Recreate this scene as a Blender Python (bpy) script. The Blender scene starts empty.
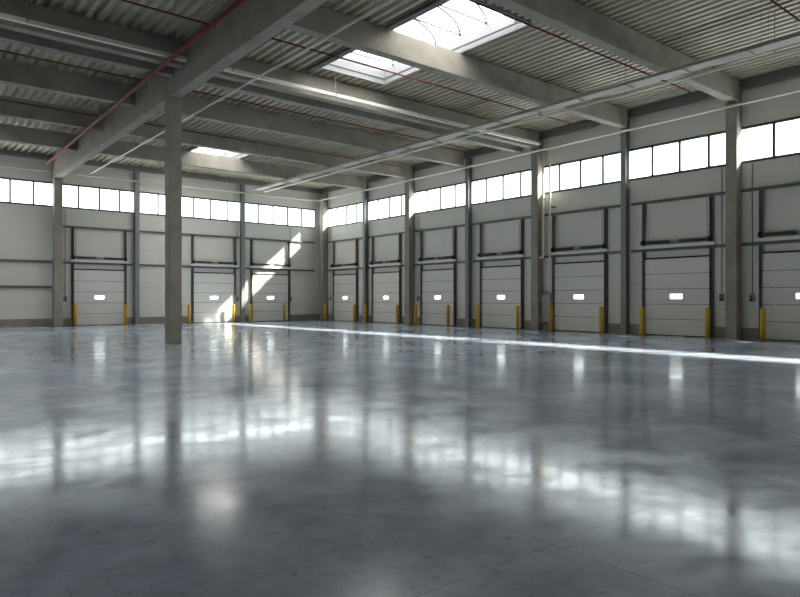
import bpy, bmesh, math, random
from mathutils import Vector, Matrix
random.seed(7)
C = bpy.context.scene.collection
S = bpy.context.scene
PI = math.pi

# ------------------------------------------------------------------ camera
XR, YB = 26.96, 42.30            # inner faces of the two far walls
YAW = math.radians(50.58)
cam_d = bpy.data.cameras.new('camera')
cam_d.sensor_width = 36.0
cam_d.lens = 650.1 / 800 * 36
cam_d.shift_y = 1.09 / 800
cam = bpy.data.objects.new('camera', cam_d); C.objects.link(cam)
cam.location = (0, 0, 1.57)
cam.rotation_euler = (PI / 2, 0, YAW - PI / 2)
S.camera = cam

# ------------------------------------------------------------------ sky, sun, exposure
SKY = 2.3
w = bpy.data.worlds.new('sky'); S.world = w; w.use_nodes = True
wn = w.node_tree.nodes; wl = w.node_tree.links
bg = wn['Background']
tc = wn.new('ShaderNodeTexCoord'); sp = wn.new('ShaderNodeSeparateXYZ'); rp = wn.new('ShaderNodeValToRGB')
wl.new(tc.outputs['Generated'], sp.inputs[0]); wl.new(sp.outputs['Z'], rp.inputs[0])
rp.color_ramp.elements[0].position = 0.0; rp.color_ramp.elements[0].color = (0.96, 0.98, 1.0, 1)
rp.color_ramp.elements[1].position = 0.9; rp.color_ramp.elements[1].color = (0.90, 0.95, 1.0, 1)
wl.new(rp.outputs[0], bg.inputs['Color']); bg.inputs['Strength'].default_value = SKY

sun_d = bpy.data.lights.new('sun', 'SUN'); sun_d.energy = 9.0; sun_d.angle = math.radians(2.4)
sun_d.color = (1.0, 0.91, 0.78)
sun = bpy.data.objects.new('sun', sun_d); C.objects.link(sun)
sun.rotation_euler = Vector((-8.65, 6.0, -7.75)).to_track_quat('-Z', 'Y').to_euler()
sun.location = (60, -30, 60)

def portal(name, loc, rot, sx, sy):      # tells the renderer where daylight enters; gives off no light itself
    d = bpy.data.lights.new(name, 'AREA'); d.shape = 'RECTANGLE'; d.size = sx; d.size_y = sy
    d.cycles.is_portal = True
    o = bpy.data.objects.new(name, d); C.objects.link(o); o.location = loc; o.rotation_euler = rot
portal('daylight_portal_long', (XR + 0.14, 13.9, 7.7), (0, PI / 2, 0), 1.5, 55.2)
portal('daylight_portal_short', (7.5, YB + 0.14, 7.7), (-PI / 2, 0, 0), 38.0, 1.5)

S.view_settings.view_transform = 'Standard'; S.view_settings.look = 'None'
S.view_settings.gamma = 1.0; S.view_settings.use_curve_mapping = False
S.view_settings.exposure = 1.68

# ------------------------------------------------------------------ helpers
def lin(r, g, b):
    f = lambda v: ((v / 255 + 0.055) / 1.055) ** 2.4 if v > 10 else v / 255 / 12.92
    return (f(r), f(g), f(b), 1.0)

def mat(name, rgb, rough=0.6, metal=0.0, var=0.0, scale=3.0, bump=0.0, bscale=40.0, spec=0.5, stretch=(1, 1, 1)):
    m = bpy.data.materials.new(name); m.use_nodes = True
    n = m.node_tree.nodes; l = m.node_tree.links; b = n['Principled BSDF']
    b.inputs['Roughness'].default_value = rough; b.inputs['Metallic'].default_value = metal
    b.inputs['Specular IOR Level'].default_value = spec
    c = lin(*rgb); b.inputs['Base Color'].default_value = c
    t = n.new('ShaderNodeTexCoord'); mp = n.new('ShaderNodeMapping'); mp.inputs['Scale'].default_value = stretch
    l.new(t.outputs['Object'], mp.inputs[0])
    if var:
        z = n.new('ShaderNodeTexNoise'); z.inputs['Scale'].default_value = scale; z.inputs['Detail'].default_value = 5
        r = n.new('ShaderNodeValToRGB')
        r.color_ramp.elements[0].position = 0.3; r.color_ramp.elements[1].position = 0.7
        r.color_ramp.elements[0].color = tuple(v * (1 - var) for v in c[:3]) + (1,)
        r.color_ramp.elements[1].color = tuple(min(1, v * (1 + var)) for v in c[:3]) + (1,)
        l.new(mp.outputs[0], z.inputs['Vector']); l.new(z.outputs['Fac'], r.inputs[0]); l.new(r.outputs[0], b.inputs['Base Color'])
    if bump:
        z = n.new('ShaderNodeTexNoise'); z.inputs['Scale'].default_value = bscale; z.inputs['Detail'].default_value = 4
        bp = n.new('ShaderNodeBump'); bp.inputs['Strength'].default_value = bump; bp.inputs['Distance'].default_value = 0.02
        l.new(mp.outputs[0], z.inputs['Vector']); l.new(z.outputs['Fac'], bp.inputs['Height']); l.new(bp.outputs[0], b.inputs['Normal'])
    return m

def panel_mat(name, rgb, pitch, dark=0.72, rough=0.45):
    """painted sandwich panel: fine horizontal joints every `pitch` metres of height"""
    m = mat(name, rgb, rough, 0, 0.03, 0.6)
    n = m.node_tree.nodes; l = m.node_tree.links; b = n['Principled BSDF']
    src = b.inputs['Base Color'].links[0].from_socket
    t = n.new('ShaderNodeTexCoord'); s = n.new('ShaderNodeSeparateXYZ'); l.new(t.outputs['Object'], s.inputs[0])
    mo = n.new('ShaderNodeMath'); mo.operation = 'PINGPONG'; mo.inputs[1].default_value = pitch / 2; l.new(s.outputs['Z'], mo.inputs[0])
    lt = n.new('ShaderNodeMath'); lt.operation = 'LESS_THAN'; lt.inputs[1].default_value = 0.008; l.new(mo.outputs[0], lt.inputs[0])
    mx = n.new('ShaderNodeMix'); mx.data_type = 'RGBA'; l.new(lt.outputs[0], mx.inputs[0]); l.new(src, mx.inputs[6])
    c = lin(*rgb); mx.inputs[7].default_value = tuple(v * dark for v in c[:3]) + (1,)
    l.new(mx.outputs[2], b.inputs['Base Color'])
    return m

def glass_mat(name):
    m = bpy.data.materials.new(name); m.use_nodes = True; n = m.node_tree.nodes; l = m.node_tree.links
    n.remove(n['Principled BSDF']); o = n['Material Output']
    tr = n.new('ShaderNodeBsdfTransparent'); tr.inputs[0].default_value = (0.93, 0.96, 0.96, 1)
    gl = n.new('ShaderNodeBsdfGlossy'); gl.inputs['Roughness'].default_value = 0.03
    mx = n.new('ShaderNodeMixShader'); mx.inputs[0].default_value = 0.05
    l.new(tr.outputs[0], mx.inputs[1]); l.new(gl.outputs[0], mx.inputs[2]); l.new(mx.outputs[0], o.inputs[0])
    return m

def frosted_mat(name):
    m = bpy.data.materials.new(name); m.use_nodes = True; n = m.node_tree.nodes; l = m.node_tree.links
    n.remove(n['Principled BSDF']); o = n['Material Output']
    tr = n.new('ShaderNodeBsdfTranslucent'); tr.inputs[0].default_value = (0.62, 0.63, 0.64, 1)
    df = n.new('ShaderNodeBsdfTransparent'); df.inputs[0].default_value = (0.8, 0.82, 0.84, 1)
    mx = n.new('ShaderNodeMixShader'); mx.inputs[0].default_value = 0.0
    l.new(tr.outputs[0], mx.inputs[1]); l.new(df.outputs[0], mx.inputs[2]); l.new(mx.outputs[0], o.inputs[0])
    return m

class MB:
    def __init__(s): s.b = bmesh.new()
    def box(s, x0, x1, y0, y1, z0, z1, M=None):
        vs = [Vector((x, y, z)) for x in (x0, x1) for y in (y0, y1) for z in (z0, z1)]
        if M: vs = [M @ v for v in vs]
        v = [s.b.verts.new(p) for p in vs]
        for f in ((0, 1, 3, 2), (4, 6, 7, 5), (0, 4, 5, 1), (2, 3, 7, 6), (0, 2, 6, 4), (1, 5, 7, 3)):
            s.b.faces.new([v[i] for i in f])
        return s
    def prism(s, prof, a, b, M):
        """profile (2-D) swept from a to b along local z of M"""
        n = len(prof)
        A = [s.b.verts.new(M @ Vector((p[0], p[1], a))) for p in prof]
        B = [s.b.verts.new(M @ Vector((p[0], p[1], b))) for p in prof]
        for i in range(n): s.b.faces.new((A[i], A[(i + 1) % n], B[(i + 1) % n], B[i]))
        s.b.faces.new(A[::-1]); s.b.faces.new(B)
        return s
    def cyl(s, p, q, r, n=12, r2=None):
        p, q = Vector(p), Vector(q); d = (q - p)
        M = Matrix.Translation(p) @ d.to_track_quat('Z', 'Y').to_matrix().to_4x4()
        r2 = r if r2 is None else r2
        A = [s.b.verts.new(M @ Vector((r * math.cos(2 * PI * i / n), r * math.sin(2 * PI * i / n), 0))) for i in range(n)]
        B = [s.b.verts.new(M @ Vector((r2 * math.cos(2 * PI * i / n), r2 * math.sin(2 * PI * i / n), d.length))) for i in range(n)]
        for i in range(n):
            f = s.b.faces.new((A[i], A[(i + 1) % n], B[(i + 1) % n], B[i])); f.smooth = True
        s.b.faces.new(A[::-1]); s.b.faces.new(B)
        return s
    def tube(s, pts, r, n=10):
        """one round tube through a line of points, joints mitred"""
        pts = [Vector(p) for p in pts]; rings = []
        up = None
        for i, p in enumerate(pts):
            d0 = (p - pts[i - 1]).normalized() if i else None
            d1 = (pts[i + 1] - p).normalized() if i < len(pts) - 1 else None
            t = ((d0 or d1) + (d1 or d0)).normalized()
            if up is None:
                up = Vector((0, 0, 1)) if abs(t.z) < 0.9 else Vector((1, 0, 0))
            a = t.cross(up).normalized(); b = a.cross(t).normalized(); up = b
            k = 1.0
            if d0 and d1: k = 1 / max(0.5, t.dot(d1))
            rings.append([s.b.verts.new(p + (a * math.cos(2 * PI * j / n) + b * math.sin(2 * PI * j / n)) * r * (k if d0 and d1 and False else 1)) for j in range(n)])
        for A, B in zip(rings, rings[1:]):
            for j in range(n):
                f = s.b.faces.new((A[j], A[(j + 1) % n], B[(j + 1) % n], B[j])); f.smooth = True
        s.b.faces.new(rings[0][::-1]); s.b.faces.new(rings[-1])
        return s
    def lathe(s, prof, n=16, at=(0, 0, 0)):
        rings = []
        for r, z in prof:
            rings.append([s.b.verts.new((at[0] + r * math.cos(2 * PI * i / n), at[1] + r * math.sin(2 * PI * i / n), at[2] + z)) for i in range(n)])
        for A, B in zip(rings, rings[1:]):
            for i in range(n):
                f = s.b.faces.new((A[i], A[(i + 1) % n], B[(i + 1) % n], B[i])); f.smooth = True
        s.b.faces.new(rings[0][::-1]); s.b.faces.new(rings[-1])
        return s
    def build(s, name, m, parent=None, bevel=0.0, loc=None):
        bmesh.ops.recalc_face_normals(s.b, faces=s.b.faces[:])
        me = bpy.data.meshes.new(name); s.b.to_mesh(me); s.b.free()
        if m: me.materials.append(m)
        o = bpy.data.objects.new(name, me); C.objects.link(o)
        if parent: o.parent = parent
        if loc: o.location = loc
        if bevel:
            md = o.modifiers.new('bevel', 'BEVEL'); md.width = bevel; md.segments = 2; md.limit_method = 'ANGLE'
        return o

def empty(name, loc=(0, 0, 0), rz=0.0):
    o = bpy.data.objects.new(name, None); C.objects.link(o); o.location = loc; o.rotation_euler = (0, 0, rz)
    o.empty_display_size = 0.2
    return o
def tag(o, label=None, cat=None, group=None, kind='thing'):
    if label: o['label'] = label
    if cat: o['category'] = cat
    if group: o['group'] = group
    if kind: o['kind'] = kind
    return o
def kids(o): return list(o.children)
def copy_tree(o, parent=None):
    c = o.copy(); C.objects.link(c)
    if parent is not None: c.parent = parent
    for ch in kids(o): copy_tree(ch, c)
    return c

# ------------------------------------------------------------------ materials
M_wall = panel_mat('wall_panel', (215, 213, 204), 1.17, 0.80)
M_wall2 = mat('plain_wall', (222, 219, 208), 0.7, 0, 0.04, 0.5)
M_door = mat('door_panel', (221, 219, 211), 0.42, 0, 0.02, 1.0)
M_conc = mat('concrete', (152, 147, 136), 0.75, 0, 0.13, 1.6, 0.25, 30, 0.35)
M_plinth = mat('plinth_concrete', (142, 136, 124), 0.8, 0, 0.12, 2.0, 0.2, 30, 0.3)
M_steel = mat('grey_steel', (132, 135, 133), 0.5, 0.0, 0.05, 2.0)
M_rail = mat('dark_rail', (104, 105, 102), 0.5, 0.25, 0.05, 3.0)
M_black = mat('black_part', (34, 34, 34), 0.5, 0.1)
M_galv = mat('galvanised', (158, 155, 144), 0.5, 0.1, 0.06, 6.0)
M_deck = mat('deck_sheet', (190, 182, 163), 0.45, 0.1, 0.05, 1.5)
M_frame = mat('window_frame', (72, 76, 78), 0.45, 0.1)
M_yellow = mat('yellow_paint', (222, 174, 52), 0.4, 0, 0.07, 5.0)
M_red = mat('red_paint', (112, 24, 26), 0.7, 0, 0.06, 4.0)
M_white = mat('white_metal', (228, 228, 224), 0.4, 0, 0.02, 2.0)
M_pipe = mat('pale_pipe', (226, 222, 208), 0.4, 0.0, 0.03, 2.0)
M_box = mat('grey_box', (150, 151, 148), 0.5, 0, 0.03, 3.0)
M_eave = mat('eave_steel', (128, 127, 120), 0.5, 0.1, 0.04, 2.0)
M_spring = mat('spring_steel', (66, 66, 64), 0.45, 0.3)
M_curb = mat('grey_white_curb', (140, 141, 144), 0.6)
M_lamp_w = mat('white_label', (232, 232, 228), 0.5)
M_glass = glass_mat('clear_pane')
M_frost = frosted_mat('frosted_dome')

def floor_mat():
    m = bpy.data.materials.new('polished_concrete'); m.use_nodes = True
    n = m.node_tree.nodes; l = m.node_tree.links; b = n['Principled BSDF']
    t = n.new('ShaderNodeTexCoord')
    def noise(scale, det, ro=0.5, stretch=(1, 1, 1), dist=0.0):
        mp = n.new('ShaderNodeMapping'); mp.inputs['Scale'].default_value = stretch; l.new(t.outputs['Object'], mp.inputs[0])
        z = n.new('ShaderNodeTexNoise'); z.inputs['Scale'].default_value = scale; z.inputs['Detail'].default_value = det
        z.inputs['Roughness'].default_value = ro; z.inputs['Distortion'].default_value = dist; l.new(mp.outputs[0], z.inputs['Vector'])
        return z.outputs['Fac']
    big = noise(0.35, 6, 0.6, dist=0.6); fine = noise(3.0, 8, 0.65, dist=0.4)
    r = n.new('ShaderNodeValToRGB'); l.new(big, r.inputs[0])
    r.color_ramp.elements[0].position = 0.30; r.color_ramp.elements[0].color = lin(150, 164, 186)
    r.color_ramp.elements[1].position = 0.72; r.color_ramp.elements[1].color = lin(218, 229, 246)
    r2 = n.new('ShaderNodeValToRGB'); l.new(fine, r2.inputs[0])
    r2.color_ramp.elements[0].position = 0.28; r2.color_ramp.elements[0].color = (0.74, 0.74, 0.74, 1)
    r2.color_ramp.elements[1].position = 0.62; r2.color_ramp.elements[1].color = (1, 1, 1, 1)
    mu = n.new('ShaderNodeMix'); mu.data_type = 'RGBA'; mu.blend_type = 'MULTIPLY'; mu.inputs[0].default_value = 1
    l.new(r.outputs[0], mu.inputs[6]); l.new(r2.outputs[0], mu.inputs[7])
    r3 = n.new('ShaderNodeValToRGB'); l.new(noise(9.0, 10, 0.75, dist=0.5), r3.inputs[0])           # small scuff marks
    r3.color_ramp.elements[0].position = 0.30; r3.color_ramp.elements[0].color = (0.55, 0.54, 0.52, 1)
    r3.color_ramp.elements[1].position = 0.44; r3.color_ramp.elements[1].color = (1, 1, 1, 1)
    m3 = n.new('ShaderNodeMix'); m3.data_type = 'RGBA'; m3.blend_type = 'MULTIPLY'; m3.inputs[0].default_value = 1
    l.new(mu.outputs[2], m3.inputs[6]); l.new(r3.outputs[0], m3.inputs[7]); mu = m3
    # saw-cut joints on a 5 m grid
    s = n.new('ShaderNodeSeparateXYZ'); l.new(t.outputs['Object'], s.inputs[0])
    def joint(sock, off):
        a = n.new('ShaderNodeMath'); a.operation = 'ADD'; a.inputs[1].default_value = off; l.new(sock, a.inputs[0])
        p = n.new('ShaderNodeMath'); p.operation = 'PINGPONG'; p.inputs[1].default_value = 2.5; l.new(a.outputs[0], p.inputs[0])
        k = n.new('ShaderNodeMath'); k.operation = 'LESS_THAN'; k.inputs[1].default_value = 0.004; l.new(p.outputs[0], k.inputs[0])
        return k.outputs[0]
    j1 = joint(s.outputs['X'], 101.6); j2 = joint(s.outputs['Y'], 102.4)
    jm = n.new('ShaderNodeMath'); jm.operation = 'MAXIMUM'; l.new(j1, jm.inputs[0]); l.new(j2, jm.inputs[1])
    mx = n.new('ShaderNodeMix'); mx.data_type = 'RGBA'; l.new(jm.outputs[0], mx.inputs[0]); l.new(mu.outputs[2], mx.inputs[6]); mx.inputs[7].default_value = lin(142, 150, 160)
    l.new(mx.outputs[2], b.inputs['Base Color'])
    rr = n.new('ShaderNodeMapRange'); l.new(noise(0.8, 6, 0.6, dist=0.8), rr.inputs[0])
    rr.inputs[1].default_value = 0.32; rr.inputs[2].default_value = 0.68; rr.inputs[3].default_value = 0.07; rr.inputs[4].default_value = 0.125
    sc = n.new('ShaderNodeMapRange'); l.new(noise(1.3, 8, 0.62, stretch=(1, 1.25, 1), dist=0.3), sc.inputs[0])          # dull scuffed patches
    sc.inputs[1].default_value = 0.36; sc.inputs[2].default_value = 0.70; sc.inputs[3].default_value = 0.0; sc.inputs[4].default_value = 0.11
    ad = n.new('ShaderNodeMath'); ad.operation = 'ADD'; l.new(rr.outputs[0], ad.inputs[0]); l.new(sc.outputs[0], ad.inputs[1])
    l.new(ad.outputs[0], b.inputs['Roughness'])
    b.inputs['Specular IOR Level'].default_value = 0.55
    bp = n.new('ShaderNodeBump'); bp.inputs['Strength'].default_value = 0.05; bp.inputs['Distance'].default_value = 0.02
    l.new(noise(2.6, 8, 0.6), bp.inputs['Height']); l.new(bp.outputs[0], b.inputs['Normal'])
    return m
M_floor = floor_mat()

# ------------------------------------------------------------------ room shell
X0, Y0 = -14.0, -16.0
def rz(y): return -0.009 * (y - 11.5)          # the roof falls slightly towards the short far wall
DECK = 10.26                                    # underside of the deck ribs at y = 11.5
WZ0, WZ1 = 7.03, 8.38                           # clerestory strip
tag(MB().box(X0 - .3, XR + .3, Y0 - .3, YB + .3, -0.3, 0).build('floor', M_floor), 'polished grey-blue concrete floor of the empty hall', 'floor', kind='structure')

RD = [39.00, 34.18, 29.10, 24.00, 18.97, 14.03, 9.10]     # door centres along the seven-door wall
BD = [11.02, 18.33, 22.60]                                # along the three-door wall
DH, DW = 3.40, 1.44

def wall(name, us, zs, holes, place, label):
    """wall from a grid of cells, holes left open; place(u, depth, z) gives the point"""
    us = sorted(set(us)); zs = sorted(set(zs)); b = bmesh.new(); T = 0.1
    def solid(i, j):
        if i < 0 or j < 0 or i >= len(us) - 1 or j >= len(zs) - 1: return False
        u = (us[i] + us[i + 1]) / 2; z = (zs[j] + zs[j + 1]) / 2
        return not any(h[0] < u < h[1] and h[2] < z < h[3] for h in holes)
    cache = {}
    def V(u, d, z):
        k = (round(u, 4), d, round(z, 4))
        if k not in cache: cache[k] = b.verts.new(place(u, d, z))
        return cache[k]
    for i in range(len(us) - 1):
        for j in range(len(zs) - 1):
            if not solid(i, j): continue
            a, c, e, f = us[i], us[i + 1], zs[j], zs[j + 1]
            for d in (0, T): b.faces.new((V(a, d, e), V(c, d, e), V(c, d, f), V(a, d, f)))
            if not solid(i - 1, j): b.faces.new((V(a, 0, e), V(a, T, e), V(a, T, f), V(a, 0, f)))
            if not solid(i + 1, j): b.faces.new((V(c, 0, e), V(c, T, e), V(c, T, f), V(c, 0, f)))
            if not solid(i, j - 1): b.faces.new((V(a, 0, e), V(a, T, e), V(c, T, e), V(c, 0, e)))
            if not solid(i, j + 1): b.faces.new((V(a, 0, f), V(a, T, f), V(c, T, f), V(c, 0, f)))
    bmesh.ops.recalc_face_normals(b, faces=b.faces[:])
    me = bpy.data.meshes.new(name); b.to_mesh(me); b.free(); me.materials.append(M_wall)
    o = bpy.data.objects.new(name, me); C.objects.link(o)
    return tag(o, label, 'wall', kind='structure')

RW = [(36.42 - 5 * i, 41.42 - 5 * i) for i in range(11)]           # windows of the seven-door wall
BW = [(20.49, 26.40, 5), (13.39, 20.49, 6), (8.66, 13.39, 4), (3.93, 8.66, 4), (-0.80, 3.93, 4), (-5.53, -0.80, 4), (-10.26, -5.53, 4)]
TOP = 10.75
holes = [(RW[-1][0], RW[0][1], WZ0, WZ1)] + [(c - DW, c + DW, 0, DH) for c in RD]
wall('wall_right', [Y0, YB + .2] + [h[k] for h in holes for k in (0, 1)], [0, DH, WZ0, WZ1, TOP], holes,
     lambda u, d, z: (XR + d, u, z), 'pale grey panel wall with seven dock doors under clerestory windows')
holes = [(BW[-1][0], BW[0][1], WZ0, WZ1)] + [(c - DW, c + DW, 0, DH) for c in BD]
wall('wall_back', [X0, XR] + [h[k] for h in holes for k in (0, 1)], [0, DH, WZ0, WZ1, TOP], holes,
     lambda u, d, z: (u, YB + d, z), 'pale grey panel wall with three dock doors under clerestory windows')
tag(MB().box(X0 - .2, X0, Y0, YB + .2, 0, TOP).build('wall_left', M_wall2), 'plain pale side wall of the hall, outside the picture', 'wall', kind='structure')
tag(MB().box(X0, XR + .2, Y0 - .2, Y0, 0, TOP).build('wall_front', M_box), 'plain grey wall behind the viewer', 'wall', kind='structure')

# plinths between the doors
def plinth(name, a0, a1, cuts, f, label):
    m = MB(); cuts = sorted(cuts); e = a0
    for c in cuts + [None]:
        hi = a1 if c is None else c - DW - 0.14
        if hi > e: f(m, e, hi)
        if c is not None: e = c + DW + 0.14
    tag(m.build(name, M_plinth), label, 'baseboard', kind='structure')
plinth('baseboard_right', Y0, YB - .05, RD, lambda m, a, b: m.box(XR - .05, XR + .0, a, b, 0, .46), 'concrete plinth along the foot of the seven-door wall')
plinth('baseboard_back', X0, XR - .05, BD, lambda m, a, b: m.box(a, b, YB - .05, YB, 0, .46), 'concrete plinth along the foot of the three-door wall')

# horizontal steel rails on the walls
tn = [0]
def trim(m, material, label):
    tn[0] += 1; tag(m.build('trim_%d' % tn[0], material), label, 'rail', kind='structure')
CR = [41.6, 36.35, 31.54, 26.37, 21.38, 16.40, 11.65]               # columns of the seven-door wall
edges = CR + [6.5]
names = ['between the corner and the first steel column', 'between the first steel column and the concrete column', 'from the concrete column to the second steel column',
         'before the column with the tall pipes', 'past the column with the tall pipes', 'before the nearest concrete column', 'past the nearest concrete column']
for i in range(7):
    a, b = edges[i + 1] + .24, edges[i] - .24
    trim(MB().box(XR - .10, XR, a, b, 5.84, 5.95), M_rail, 'upper grey steel rail on seven-door wall ' + names[i])
    trim(MB().box(XR - .10, XR, a, b, 3.70, 3.82), M_rail, 'lower grey steel rail on seven-door wall ' + names[i])
bcols = [26.5, 20.36, 13.17, 8.65]
bn = ['beside the hall corner', 'between the two steel columns', 'beside the far girder column']
for i in range(3):
    a, b = bcols[i + 1] + .2, bcols[i] - .2
    trim(MB().box(a, b, YB - .10, YB, 5.84, 5.95), M_rail, 'upper grey steel rail on three-door wall ' + bn[i])
    trim(MB().box(a, b, YB - .10, YB, 3.70, 3.82), M_rail, 'lower grey steel rail on three-door wall ' + bn[i])
trim(MB().box(X0, 8.4, YB - .10, YB, 3.72, 3.84), M_rail, 'upper grey steel rail on the doorless wall bay')
trim(MB().box(X0, 8.4, YB - .10, YB, 2.24, 2.36), M_rail, 'lower grey steel rail on the doorless wall bay')

# edge beams under the deck
def eave_right():
    m = MB(); n = 12
    A = [Y0 + (YB - Y0) * i / n for i in range(n + 1)]
    for a, b in zip(A, A[1:]):
        m.box(XR - .12, XR, a, b, DECK - .36 + rz((a + b) / 2), DECK + .02 + rz((a + b) / 2))
        m.box(XR - .20, XR - .12, a, b, DECK - .36 + rz((a + b) / 2), DECK - .30 + rz((a + b) / 2))
    return m
trim(eave_right(), M_eave, 'dark steel edge channel under the roof deck along the seven-door wall')
trim(MB().box(X0, XR - .2, YB - .12, YB, DECK - .30 + rz(YB), DECK + rz(YB)), M_eave, 'dark steel edge channel under the roof deck along the three-door wall')

# ------------------------------------------------------------------ clerestory windows
wi = [0]
def window(a, b, n, f, label):
    """f(m, u0, u1, d0, d1, z0, z1) adds a box in wall space; d < 0 is inside the hall"""
    wi[0] += 1
    r = empty('window_%d' % wi[0], (0, 0, 0)); tag(r, label, 'window', 'clerestory windows', 'structure')
    m = MB()
    f(m, a, b, -.03, .07, WZ0 - .05, WZ0 + .05); f(m, a, b, -.03, .07, WZ1 - .05, WZ1 + .05)
    for i in range(n + 1):
        u = a + (b - a) * i / n
        lo, hi = (u, u + .05) if i == 0 else (u - .05, u) if i == n else (u - .05, u + .05)
        f(m, lo, hi, -.02, .06, WZ0 + .05, WZ1 - .05)
    m.build('window_frame', M_frame, r)
    for i in range(n):
        g = MB(); f(g, a + (b - a) * i / n + .02, a + (b - a) * (i + 1) / n - .02, .02, .03, WZ0 + .04, WZ1 - .04)
        g.build('pane', M_glass, r)
fr = lambda m, a, b, d0, d1, z0, z1: m.box(XR + d0, XR + d1, a, b, z0, z1)
fb = lambda m, a, b, d0, d1, z0, z1: m.box(a, b, YB + d0, YB + d1, z0, z1)
ordn = ['first', 'second', 'third', 'fourth', 'fifth', 'sixth', 'seventh', 'eighth', 'ninth', 'tenth', 'eleventh']
for i, (a, b) in enumerate(RW):
    window(a, b, 4, fr, 'four-pane clerestory window, %s from the hall corner on the seven-door wall' % ordn[i])
for i, (a, b, n) in enumerate(BW):
    window(a, b, n, fb, '%s-pane clerestory window, %s from the hall corner on the three-door wall' % ({4: 'four', 5: 'five', 6: 'six'}[n], ordn[i]))

# ------------------------------------------------------------------ roof deck with two skylight openings
SK = [(12.95, 16.08, 13.10, 20.55), (14.2, 17.3, 32.4, 39.85)]
SK += [(1.0, 4.1, 32.4, 39.85), (-8.6, -5.5, 32.4, 39.85), (-2.0, 1.1, 13.1, 20.55)]   # unseen: first inferred from bright deck ribs, other two added for more light
def deck():
    m = MB(); b = m.b; P = 0.33; H = 0.13
    x = X0
    pts = []
    while x < XR + .2:
        pts += [(x, 0), (x + .13, 0), (x + .18, H), (x + .28, H)]; x += P
    pts.append((x, 0))
    for (xa, za), (xb, zb) in zip(pts, pts[1:]):
        xm = (xa + xb) / 2
        iv = [Y0 - .1, YB + .1]
        cut = [(s[2], s[3]) for s in SK if s[0] < xm < s[1]]
        segs = []; e = iv[0]
        for c0, c1 in sorted(cut): segs.append((e, c0)); e = c1
        segs.append((e, iv[1]))
        for y0, y1 in segs:
            vs = [b.verts.new((xx, yy, DECK + rz(yy) + zz)) for xx, yy, zz in ((xa, y0, za), (xb, y0, zb), (xb, y1, zb), (xa, y1, za))]
            b.faces.new(vs)
    bmesh.ops.remove_doubles(b, verts=b.verts[:], dist=1e-4)
    return m
tag(deck().build('ceiling', M_deck), 'grey trapezoidal steel roof deck over the whole hall', 'ceiling', kind='structure')
def roof_slab():
    m = MB(); xs = sorted({X0 - .2, XR + .2} | {v for s in SK for v in s[:2]}); ys = sorted({Y0 - .2, YB + .2} | {v for s in SK for v in s[2:]})
    for x0, x1 in zip(xs, xs[1:]):
        for y0, y1 in zip(ys, ys[1:]):
            if any(s[0] < (x0 + x1) / 2 < s[1] and s[2] < (y0 + y1) / 2 < s[3] for s in SK): continue
            v = []
            for x in (x0, x1):
                for y in (y0, y1):
                    for z in (.16, .34): v.append(m.b.verts.new((x, y, DECK + rz(y) + z)))
            for f in ((0, 1, 3, 2), (4, 6, 7, 5), (0, 4, 5, 1), (2, 3, 7, 6), (0, 2, 6, 4), (1, 5, 7, 3)): m.b.faces.new([v[i] for i in f])
    return m
tag(roof_slab().build('roof', M_wall2), 'roof insulation above the steel deck', 'roof', kind='structure')

def skylight(s, label):
    x0, x1, y0, y1 = s; yc = (y0 + y1) / 2; zb = DECK + rz(yc); xc = (x0 + x1) / 2
    r = empty('skylight', (xc, yc, zb)); tag(r, label, 'skylight', 'roof skylights')
    hx, hy = (x1 - x0) / 2, (y1 - y0) / 2; CH = .62
    m = MB()
    m.box(-hx - .02, -hx + .04, -hy, hy, -.03, CH); m.box(hx - .04, hx + .02, -hy, hy, -.03, CH)
    m.box(-hx + .04, hx - .04, -hy - .02, -hy + .04, -.03, CH); m.box(-hx + .04, hx - .04, hy - .04, hy + .02, -.03, CH)
    cu = m.build('curb', M_curb, r)
    m = MB(); t = .03
    for z in (.17,):
        m.box(-hx + .04, -hx + .04 + t, -hy + .04, hy - .04, z, z + .035); m.box(hx - .04 - t, hx - .04, -hy + .04, hy - .04, z, z + .035)
        m.box(-hx + .07, hx - .07, -hy + .04, -hy + .04 + t, z, z + .035); m.box(-hx + .07, hx - .07, hy - .04 - t, hy - .04, z, z + .035)
    m.build('seal_strip', M_rail, cu)
    R = .75; n = 14
    arc = [(-hx * math.cos(PI * i / n), CH + R * math.sin(PI * i / n)) for i in range(n + 1)]
    g = MB(); b = g.b
    A = [b.verts.new((x, -hy, z)) for x, z in arc]; B = [b.verts.new((x, hy, z)) for x, z in arc]
    for i in range(n): b.faces.new((A[i], A[i + 1], B[i + 1], B[i]))
    b.faces.new(A); b.faces.new(B[::-1])
    g.build('dome', M_frost, r)
    k = 6
    for i in range(k):
        y = -hy + 2 * hy * (i + .5) / k
        ar = MB().tube([(x * .975, y, CH + (z - CH) * .95 - .01) for x, z in arc], .038, 6).build('arch_bar', M_rail, r)
        MB().cyl((-hx + .05, y, CH - .02), (hx - .05, y, CH - .02), .03, 6).build('tie_rod', M_rail, ar)
    return r
skylight(SK[0], 'large white-curbed skylight straddling the bare roof beam, nearest skylight')
skylight(SK[1], 'smaller-looking far skylight half hidden behind a roof beam, beyond the free-standing column')

for q, lb in zip(SK[2:], ('over the doorless wall bay', 'added for light farthest into the doorless side', 'added for light over the dim side of the hall')):
    skylight(q, 'white-curbed roof skylight outside the picture, ' + lb)

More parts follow.
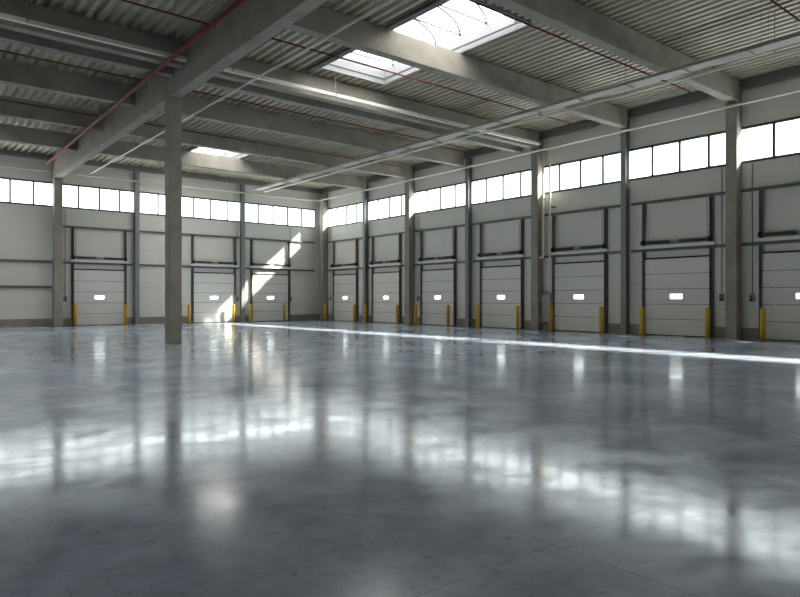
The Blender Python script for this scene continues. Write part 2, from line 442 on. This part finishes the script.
# steel trimmer along one long edge of each skylight
for s, lab in zip(SK, ('nearest skylight', 'far skylight')):
    for y0, y1, which in ((s[2] - .6, (s[2] + s[3]) / 2 - (.72 if s[2] < 20 else .30), 'camera-side'), ((s[2] + s[3]) / 2 + (-.25 if s[2] < 20 else .30), s[3] + .4, 'wall-side')):
        zz = DECK + rz((y0 + y1) / 2)
        tag(MB().box(s[0] - .30, s[0] - .06, y0, y1, zz - .14, zz - .04).build('skylight_trimmer', M_rail),
            'dark steel trimmer bar beside the %s, %s half' % (lab, which), 'trimmer', 'skylight trimmers')

# ------------------------------------------------------------------ concrete girders, beams, columns
def xgird(y): return 8.33 + 0.0097 * (y - 13)
GB, GT = 8.72, 9.98
def girder(y0, y1, label):
    a = MB(); hw = .21; b = a.b; v = []
    for y in (y0, y1):
        for x, z in ((-hw, GB + rz(y) * .3), (hw, GB + rz(y) * .3), (hw, DECK + rz(y) - .02), (-hw, DECK + rz(y) - .02)):
            v.append(b.verts.new((xgird(y) + x, y, z)))
    for f in ((0, 1, 5, 4), (1, 2, 6, 5), (2, 3, 7, 6), (3, 0, 4, 7), (3, 2, 1, 0), (4, 5, 6, 7)): b.faces.new([v[i] for i in f])
    return tag(a.build('concrete_girder', M_conc, None, .02), label, 'girder', 'main concrete girders')
girder(-4.0, 22.86, 'deep concrete girder running from the free-standing column towards the viewer')
girder(22.90, 42.2, 'deep concrete girder running from the free-standing column to the three-door wall')

BEAMS = [('A', 11.50, 26.68, .19, 'concrete roof beam landing on the nearest concrete wall column'),
         ('B', 16.35, 26.58, .19, 'concrete roof beam crossing under the nearest skylight'),
         ('C', 21.38, 26.68, .17, 'nearer beam of the twin concrete pair over the column with tall pipes'),
         ('D', 22.45, 26.68, .17, 'farther beam of the twin concrete pair over the column with tall pipes'),
         ('E', 26.72, 26.58, .18, 'concrete roof beam landing on the steel column past the twin beams'),
         ('F', 31.40, 26.68, .18, 'concrete roof beam landing on the middle concrete wall column'),
         ('G', 36.15, 26.58, .18, 'concrete roof beam nearest to the three-door wall')]
for nm, y, xe, hw, lab in BEAMS:
    zb, zt = 9.40 + rz(y), DECK + rz(y) - .06
    xg = xgird(y)
    for x0, x1, side in ((xg + .22, xe, 'hall side'), (X0 + .02, xg - .22, 'dim side of the girder')):
        if nm in 'AB' and side != 'hall side': continue
        l2 = lab if side == 'hall side' else {'C': 'nearer twin concrete beam on the dim side of the main girder', 'D': 'farther twin concrete beam on the dim side of the main girder',
              'E': 'first single concrete beam past the twin pair on the dim side of the girder', 'F': 'second single concrete beam past the twin pair on the dim side of the girder',
              'G': 'last concrete beam before the wall on the dim side of the girder'}[nm]
        prof = [(-hw, zb), (hw, zb), (hw, zt), (-hw, zt)]
        m = MB().box(x0, x1, y - hw, y + hw, zb, zt)
        tag(m.build('roof_beam', M_conc, None, .015), l2, 'beam', 'concrete roof beams')

def conc_col(yc, label, steptop=True):
    z1 = 9.40 + rz(yc); z2 = DECK + rz(yc) - .4
    m = MB()
    M = Matrix.Translation((0, yc, 0)) @ Matrix(((1, 0, 0, 0), (0, 0, 1, 0), (0, 1, 0, 0), (0, 0, 0, 1)))
    prof = [(26.48, 0), (XR - .02, 0), (XR - .02, z2), (26.72, z2), (26.72, z1 - .005), (26.48, z1 - .005)]
    m.prism(prof, -.22, .22, M)
    return tag(m.build('concrete_column', M_conc, None, .018), label, 'column', 'concrete wall columns')
conc_col(11.57, 'nearest concrete wall column, between the two control boxes')
conc_col(21.38, 'concrete wall column with tall white pipes and grey cabinet beside it')
conc_col(31.54, 'concrete wall column midway between the corner and the tall pipes')
conc_col(41.55, 'concrete column standing in the hall corner')
m = MB().box(8.18, 8.63, 22.62, 23.07, 0, GB - .04)
tag(m.build('concrete_column', M_conc, None, .02), 'free-standing concrete column on the open floor', 'column', 'girder columns')
tag(MB().box(8.43, 8.88, 41.72, 42.24, 0, GB - .10).build('concrete_column', M_conc, None, .02), 'concrete column carrying the girder end at the three-door wall', 'column', 'girder columns')

def steel_col(loc, rot, ztop, label):
    r = empty('steel_column', loc, rot); tag(r, label, 'column', 'steel wall columns')
    # local: +y into the hall, x along the wall
    m = MB(); m.box(-.13, .13, .30, .318, .02, ztop); m.box(-.13, .13, .0, .018, .02, ztop); m.box(-.006, .006, .018, .30, .02, ztop)
    m.build('shaft', M_steel, r)
    MB().box(-.17, .17, .0, .36, 0, .02).build('base_plate', M_steel, r)
    return r
for y, lab in ((16.40, 'steel wall column next before the nearest concrete column'), (26.37, 'steel wall column between tall pipes and the middle concrete column'),
               (36.35, 'steel wall column nearest to the hall corner on the seven-door wall')):
    steel_col((XR - .02 - .12 + .12, y, 0), PI / 2, DECK + rz(y) - .40, lab)
steel_col((20.36, YB - .02, 0), PI, DECK + rz(YB) - .34, 'steel wall column between the two closest doors on three-door wall')
steel_col((13.17, YB - .02, 0), PI, DECK + rz(YB) - .34, 'steel wall column beside the lone door on three-door wall')

# ------------------------------------------------------------------ dock doors
def make_door():
    r = empty('door_1')
    W = 1.44; zs = [0.03, .72, 1.37, 2.03, 2.69, 3.36]
    TG = .03                                                # tongue behind each section joint
    for i in range(5):
        m = MB()
        if i == 2:      # the section with the vision window
            a, b, c, d = -.31, .31, 1.57, 1.84
            m.box(-W, a, .02, .07, zs[i] + .012, zs[i + 1] - .012); m.box(b, W, .02, .07, zs[i] + .012, zs[i + 1] - .012)
            m.box(a, b, .02, .07, zs[i] + .012, c); m.box(a, b, .02, .07, d, zs[i + 1] - .012)
        else:
            m.box(-W, W, .02, .07, zs[i] + .012, zs[i + 1] - .012)
        s = m.build('panel', M_door, r)
        if i < 4: MB().box(-W, W, .022, .052, zs[i + 1] - .0125, zs[i + 1] + .0125).build('joint_seal', M_rail, s)
        if i == 2:
            f = MB()
            f.box(a, b, .06, .078, c, c + .03); f.box(a, b, .06, .078, d - .03, d); f.box(a, a + .03, .06, .078, c + .03, d - .03); f.box(b - .03, b, .06, .078, c + .03, d - .03)
            fo = f.build('window_frame', M_box, s)
            MB().box(a + .02, b - .02, .04, .046, c + .02, d - .02).build('pane', M_glass, s)
        if i:
            h = MB()
            for x in (-1.0, 0, 1.0): h.box(x - .03, x + .03, .07, .076, zs[i] - .05, zs[i] + .05)
            h.build('hinge', M_door, s)
    MB().box(-W - .02, W + .02, .001, .075, 0, .041).build('bottom_seal', M_black, r)
    MB().box(-W - .02, W + .02, .001, .09, 3.35, 3.42).build('top_seal', M_black, r)
    for sx in (-1, 1):
        x = sx * (W + .075); t = MB()
        t.box(x - .065, x + .065, .0, .02, 0, 5.84); t.box(x - .055 * sx - .012, x - .055 * sx + .012, .02, .15, 0, 5.84); t.box(x + .05 * sx - .01, x + .05 * sx + .01, .02, .11, 0, 5.84)
        tr = t.build('track', M_rail, r)
        rl = MB()
        for z in zs[1:]: rl.cyl((sx * (W - .02), .10, z), (sx * (W + .02), .10, z), .035, 8)
        rl.build('roller', M_black, tr)
        MB().cyl((sx * (W - .06), .17, 4.08), (sx * (W - .10), .12, 5.75), .016, 6).build('lift_cable', M_galv, r)
    MB().box(-W - .14, W + .14, .05, .13, 5.84, 5.94).build('head_channel', M_rail, r)
    sh = MB().cyl((-W - .12, .20, 4.08), (W + .12, .20, 4.08), .022, 8).build('spring_shaft', M_rail, r)
    MB().cyl((-W + .10, .20, 4.08), (-.22, .20, 4.08), .068, 10).build('spring', M_spring, sh)
    MB().cyl((.22, .20, 4.08), (W - .10, .20, 4.08), .068, 10).build('spring', M_spring, sh)
    MB().box(-.15, .15, .10, .26, 4.03, 4.14).build('spring_bracket', M_box, sh)
    for sx in (-1, 1): MB().cyl((sx * (W - .02), .20, 4.08), (sx * (W + .10), .20, 4.08), .11, 12).build('cable_drum', M_black, sh)
    MB().box(-W - .22, W + .22, .11, .22, 3.82, 3.95).build('header_rail', M_white, r)
    return r
proto = make_door()
place = [((XR, y, 0), PI / 2, 'pale sectional dock door, %s from the hall corner on the seven-door wall' % ordn[i]) for i, y in enumerate(RD)]
blab = ['pale sectional dock door standing alone between girder column and steel column', 'pale sectional dock door behind the free-standing column, crossed low by sunlight',
        'pale sectional dock door nearest the corner on the three-door wall']
place += [((x, YB, 0), PI, blab[i]) for i, x in enumerate(BD)]
for i, (loc, rot, lab) in enumerate(place):
    d = proto if i == 0 else copy_tree(proto)
    d.name = 'door_%d' % (i + 1); d.location = loc; d.rotation_euler = (0, 0, rot)
    tag(d, lab, 'dock door', 'sectional dock doors', 'structure')

# ------------------------------------------------------------------ bollards
import math as _m
def u_to_y(u, X): a = _m.atan((u - 400) / 650.1); return X * _m.tan(YAW - a)
def make_bollard():
    r = empty('bollard')
    MB().lathe([(.10, .012), (.10, 1.17), (.09, 1.21), (.06, 1.24), (.02, 1.25)], 18).build('post', M_yellow, r)
    MB().box(-.13, .13, -.13, .13, 0, .012).build('base_plate', M_rail, r)
    return r
bol = make_bollard()
RB = [(40.93, 37.18), (35.90, 32.42), (30.62, 27.68), (25.30, 22.42), (20.30, 17.40), (15.36, 12.46), (10.36, None)]
bx = 26.42
spots = []
for i, (a, b) in enumerate(RB):
    spots.append((bx, a, 'yellow bollard on the corner side of %s dock door along the seven-door wall' % ordn[i]))
    if b: spots.append((bx, b, 'yellow bollard on the viewer side of %s dock door along the seven-door wall' % ordn[i]))
for xl, xr_, nm in ((9.56, 12.40, 'lone dock door of three-door wall'), (16.42, 19.55, 'sunlit middle dock door of three-door wall'), (20.80, 23.50, 'corner-most dock door of three-door wall')):
    spots.append((xl, YB - .5, 'yellow bollard on the girder-column side of the ' + nm)); spots.append((xr_, YB - .5, 'yellow bollard on the hall-corner side of the ' + nm))
for i, (x, y, lab) in enumerate(spots):
    o = bol if i == 0 else copy_tree(bol)
    o.location = (x, y, 0); tag(o, lab, 'bollard', 'yellow bollards at the dock doors')

# ------------------------------------------------------------------ control boxes with conduits
def make_control(top):
    r = empty('control_box')
    MB().box(-.09, .09, 0, .11, -.15, .15).build('housing', M_box, r, .01)
    b = MB(); b.box(-.05, .05, .11, .118, -.12, -.02); b.build('button_plate', M_black, r)
    MB().cyl((0, .118, .06), (0, .15, .06), .035, 12).build('rotary_switch', M_black, r)
    MB().tube([(0, .03, .15), (0, .03, top)], .014, 6).build('conduit', M_rail, r)
    return r
ctl = make_control(5.3)
spots = [((XR, 12.13, 1.66), PI / 2, 'control box on wall beside sixth dock door, just before the nearest concrete column'),
         ((XR, 10.95, 1.63), PI / 2, 'control box on wall past the nearest concrete column, beside the nearest door'),
         ((XR, 30.90, 1.64), PI / 2, 'control box by the third dock door, past the middle concrete column'),
         ((XR, 40.95, 1.64), PI / 2, 'control box by the dock door nearest the corner on seven-door wall'),
         ((9.12, YB, 1.62), PI, 'control box on wall beside the girder column at three-door wall'),
         ((20.02, YB, 1.62), PI, 'control box between sunlit middle dock door and steel column'),
         ((24.25, YB, 1.62), PI, 'control box on blank wall between three-door wall\'s last door and corner')]
for i, (l_, rt, lab) in enumerate(spots):
    o = ctl if i == 0 else copy_tree(ctl)
    o.location = l_; o.rotation_euler = (0, 0, rt); tag(o, lab, 'control box', 'dock door control boxes')

# grey cabinet by the column with tall pipes
cb = empty('electrical_cabinet', (XR - .01, 20.82, .44)); cb.rotation_euler = (0, 0, PI / 2)
tag(cb, 'light grey wall cabinet under the tall pipes', 'cabinet')
MB().box(-.32, .32, 0, .24, 0, 1.40).build('housing', M_box, cb, .012)
dcb = MB().box(-.30, .30, .24, .262, .02, 1.38).build('door', M_box, cb, .008)
MB().box(.22, .25, .262, .285, .62, .76).build('handle', M_black, dcb)
MB().box(-.2, .2, .04, .2, -.14, 0).build('cable_gland_box', M_rail, cb)

# ------------------------------------------------------------------ pipes, trays, conduits
def hanger(m, x, y, z0): m.box(x - .012, x + .012, y - .012, y + .012, z0, DECK + rz(y) + .01)
p = MB().tube([(26.55, 20.86, 9.16), (26.55, 20.86, 3.78), (26.55, 20.90, 3.70), (26.55, 21.08, 3.70)], .055, 12).build('drop_pipe', M_pipe)
tag(p, 'longer-elbowed white drop pipe ending high beside the concrete column', 'pipe', 'tall white drop pipes')
p = MB().tube([(26.52, 20.42, 9.24), (26.52, 20.42, 2.12), (26.54, 20.46, 2.05), (26.62, 20.62, 2.04), (26.72, 20.76, 1.98), (26.76, 20.8, 1.87)], .05, 12).build('drop_pipe', M_pipe)
tag(p, 'white drop pipe running down into the light grey cabinet', 'pipe', 'tall white drop pipes')
MB().box(26.52, XR - .01, 20.36, 20.48, 6.2, 6.26).build('pipe_clip', M_rail, p)

# round pipe along both walls
ys = [YB - .42]
m = MB().tube([(26.36, 1.5, 9.27), (26.36, 11.4, 9.20), (26.36, 20.3, 9.13), (26.36, 30, 9.06), (26.36, YB - .62, 9.02), (26.28, YB - .46, 9.02), (26.1, YB - .42, 9.02), (8.86, YB - .42, 8.97)], .05, 10)
wp = m.build('wall_pipe', M_pipe); tag(wp, 'long pale pipe running high along both window walls round the corner', 'pipe')
tag(MB().tube([(8.38, YB - .42, 8.97), (-13.5, YB - .42, 8.93)], .05, 10).build('wall_pipe', M_pipe), 'pale pipe running high along the doorless wall bay', 'pipe')
for y in (16.4, 26.37, 36.35): MB().box(26.36, 26.615, y - .02, y + .02, 9.0, 9.04).build('bracket', M_rail, wp)

# cable tray along the seven-door wall
tr = empty('cable_tray', (20.55, 40.4, 9.0)); tag(tr, 'wide pale cable tray hung under the roof beams along the seven-door wall', 'cable tray')
L = 37.0
m = MB()
m.box(-.24, -.215, -L, 0, 0, .11); m.box(.215, .24, -L, 0, 0, .11)
m.box(-.215, .215, -L, 0, 0, .012)
m.build('tray_body', M_galv, tr)
for k in range(0, 19): MB().box(-.26, .26, -L + 1 + 2 * k - .02, -L + 1 + 2 * k + .02, -.035, 0).build('cross_bar', M_galv, tr)
for k in range(7):
    y = -2.4 - 5 * k
    h = MB()
    for x in (-.25, .25): h.box(x - .008, x + .008, y - .008, y + .008, -.03, DECK + rz(40.4 + y) - 9.0 + .02)
    h.build('hanger', M_galv, tr)
pp = MB().tube([(21.25, 40.6, 9.0), (21.25, 2.5, 9.0)], .04, 10).build('roof_pipe', M_pipe)
tag(pp, 'thin pale pipe running beside the wide cable tray', 'pipe')
for k in range(7):
    y = 38.0 - 5 * k
    h = MB(); hanger(h, 21.25, y, 9.03); h.build('hanger', M_galv, pp)

# thin conduit beside the girder
cp = MB().tube([(10.35, 42.2, 9.06), (10.35, 4.0, 9.24)], .035, 8).build('roof_conduit', M_pipe)
tag(cp, 'thin pale conduit running beside the main girder under the roof beams', 'conduit')
for k in range(6):
    y = 38.6 - 5 * k; h = MB(); hanger(h, 10.35, y, 9.24 - (y - 4) * .0047); h.build('hanger', M_galv, cp)

# trunking rails hung along the twin beams
def trunk(x0, x1, lab):
    r = empty('trunking_rail', (x0, 20.75, 9.31)); tag(r, lab, 'trunking', 'trunking along the twin beams')
    m = MB(); m.box(0, x1 - x0, -.07, .07, 0, .12); m.build('rail_body', M_pipe, r)
    k = 1
    x = .9
    while x < x1 - x0:
        h = MB(); h.box(x - .025, x + .025, -.085, .085, .02, .14); h.box(x - .012, x + .012, -.008, .008, .12, DECK + rz(20.75) - 9.31 + .01)
        h.build('hanger', M_galv, r); x += 4.2
    return r
trunk(8.75, 26.1, 'pale trunking rail hung along the twin beams on the hall side of the girder')
trunk(-10.0, 8.05, 'pale trunking rail hung along the twin beams on the dim side of the girder')

# red sprinkler pipes
def sprinkler(y, x0, x1, lab, drop=False):
    z = 9.62 + rz(y)
    r = MB().tube([(x0, y, z), (x1, y, z)] if not drop else [(x0, y, z), (x1 - .05, y, z), (x1, y, z - .05), (x1, y, z - .22)], .028, 8).build('sprinkler_pipe', M_red)
    tag(r, lab, 'pipe', 'red sprinkler branch pipes')
    x = x0 + 1.2
    while x < x1 - .5:
        h = MB(); h.box(x - .007, x + .007, y - .007, y + .007, z, DECK + rz(y) + .02); h.build('hanger', M_galv, r)
        s = MB().lathe([(.012, 0), (.012, -.05), (.03, -.055), (.03, -.062)][::-1], 8, (x + 1.2, y, z - .02)).build('sprinkler_head', M_red, r)
        x += 3.1
for y, x0, x1, lab in ((7.2, 8.9, 22.0, 'red sprinkler pipe nearest the viewer, above the cable tray'),
                       (12.3, 8.9, 24.6, 'red sprinkler pipe just past the nearest roof beam, crossing nearest skylight edge'),
                       (17.85, 8.9, 24.6, 'red sprinkler pipe crossing under the far half of the nearest skylight'),
                       (24.1, 8.9, 24.6, 'red sprinkler pipe behind the twin beams on the hall side'),
                       (29.75, 8.9, 24.6, 'red sprinkler pipe between the farther single beams on the hall side'),
                       (18.1, -10, 7.7, 'red sprinkler pipe before the twin beams on the dim side of girder'),
                       (24.1, -10, 7.7, 'red sprinkler pipe behind the twin beams on the dim side of girder'),
                       (29.8, -10, 7.7, 'red sprinkler pipe farthest back on the dim side of girder')):
    sprinkler(y, x0, x1, lab, x0 > 0)
mp_ = MB().tube([(7.35, 3.0, 9.27), (7.45, 20, 9.20), (7.72, 40.2, 9.08)], .065, 12).build('sprinkler_main', M_red)
tag(mp_, 'thick red sprinkler main running along the side of the main girder', 'pipe')
for y in (16.5, 25.0, 29.0, 34.0, 38.5):
    xx = 7.45 + (y - 20) * .0134
    MB().box(xx - .01, xx + .01, y - .012, y + .012, 9.2 + rz(y) + .1, DECK + rz(y)).build('hanger', M_galv, mp_)
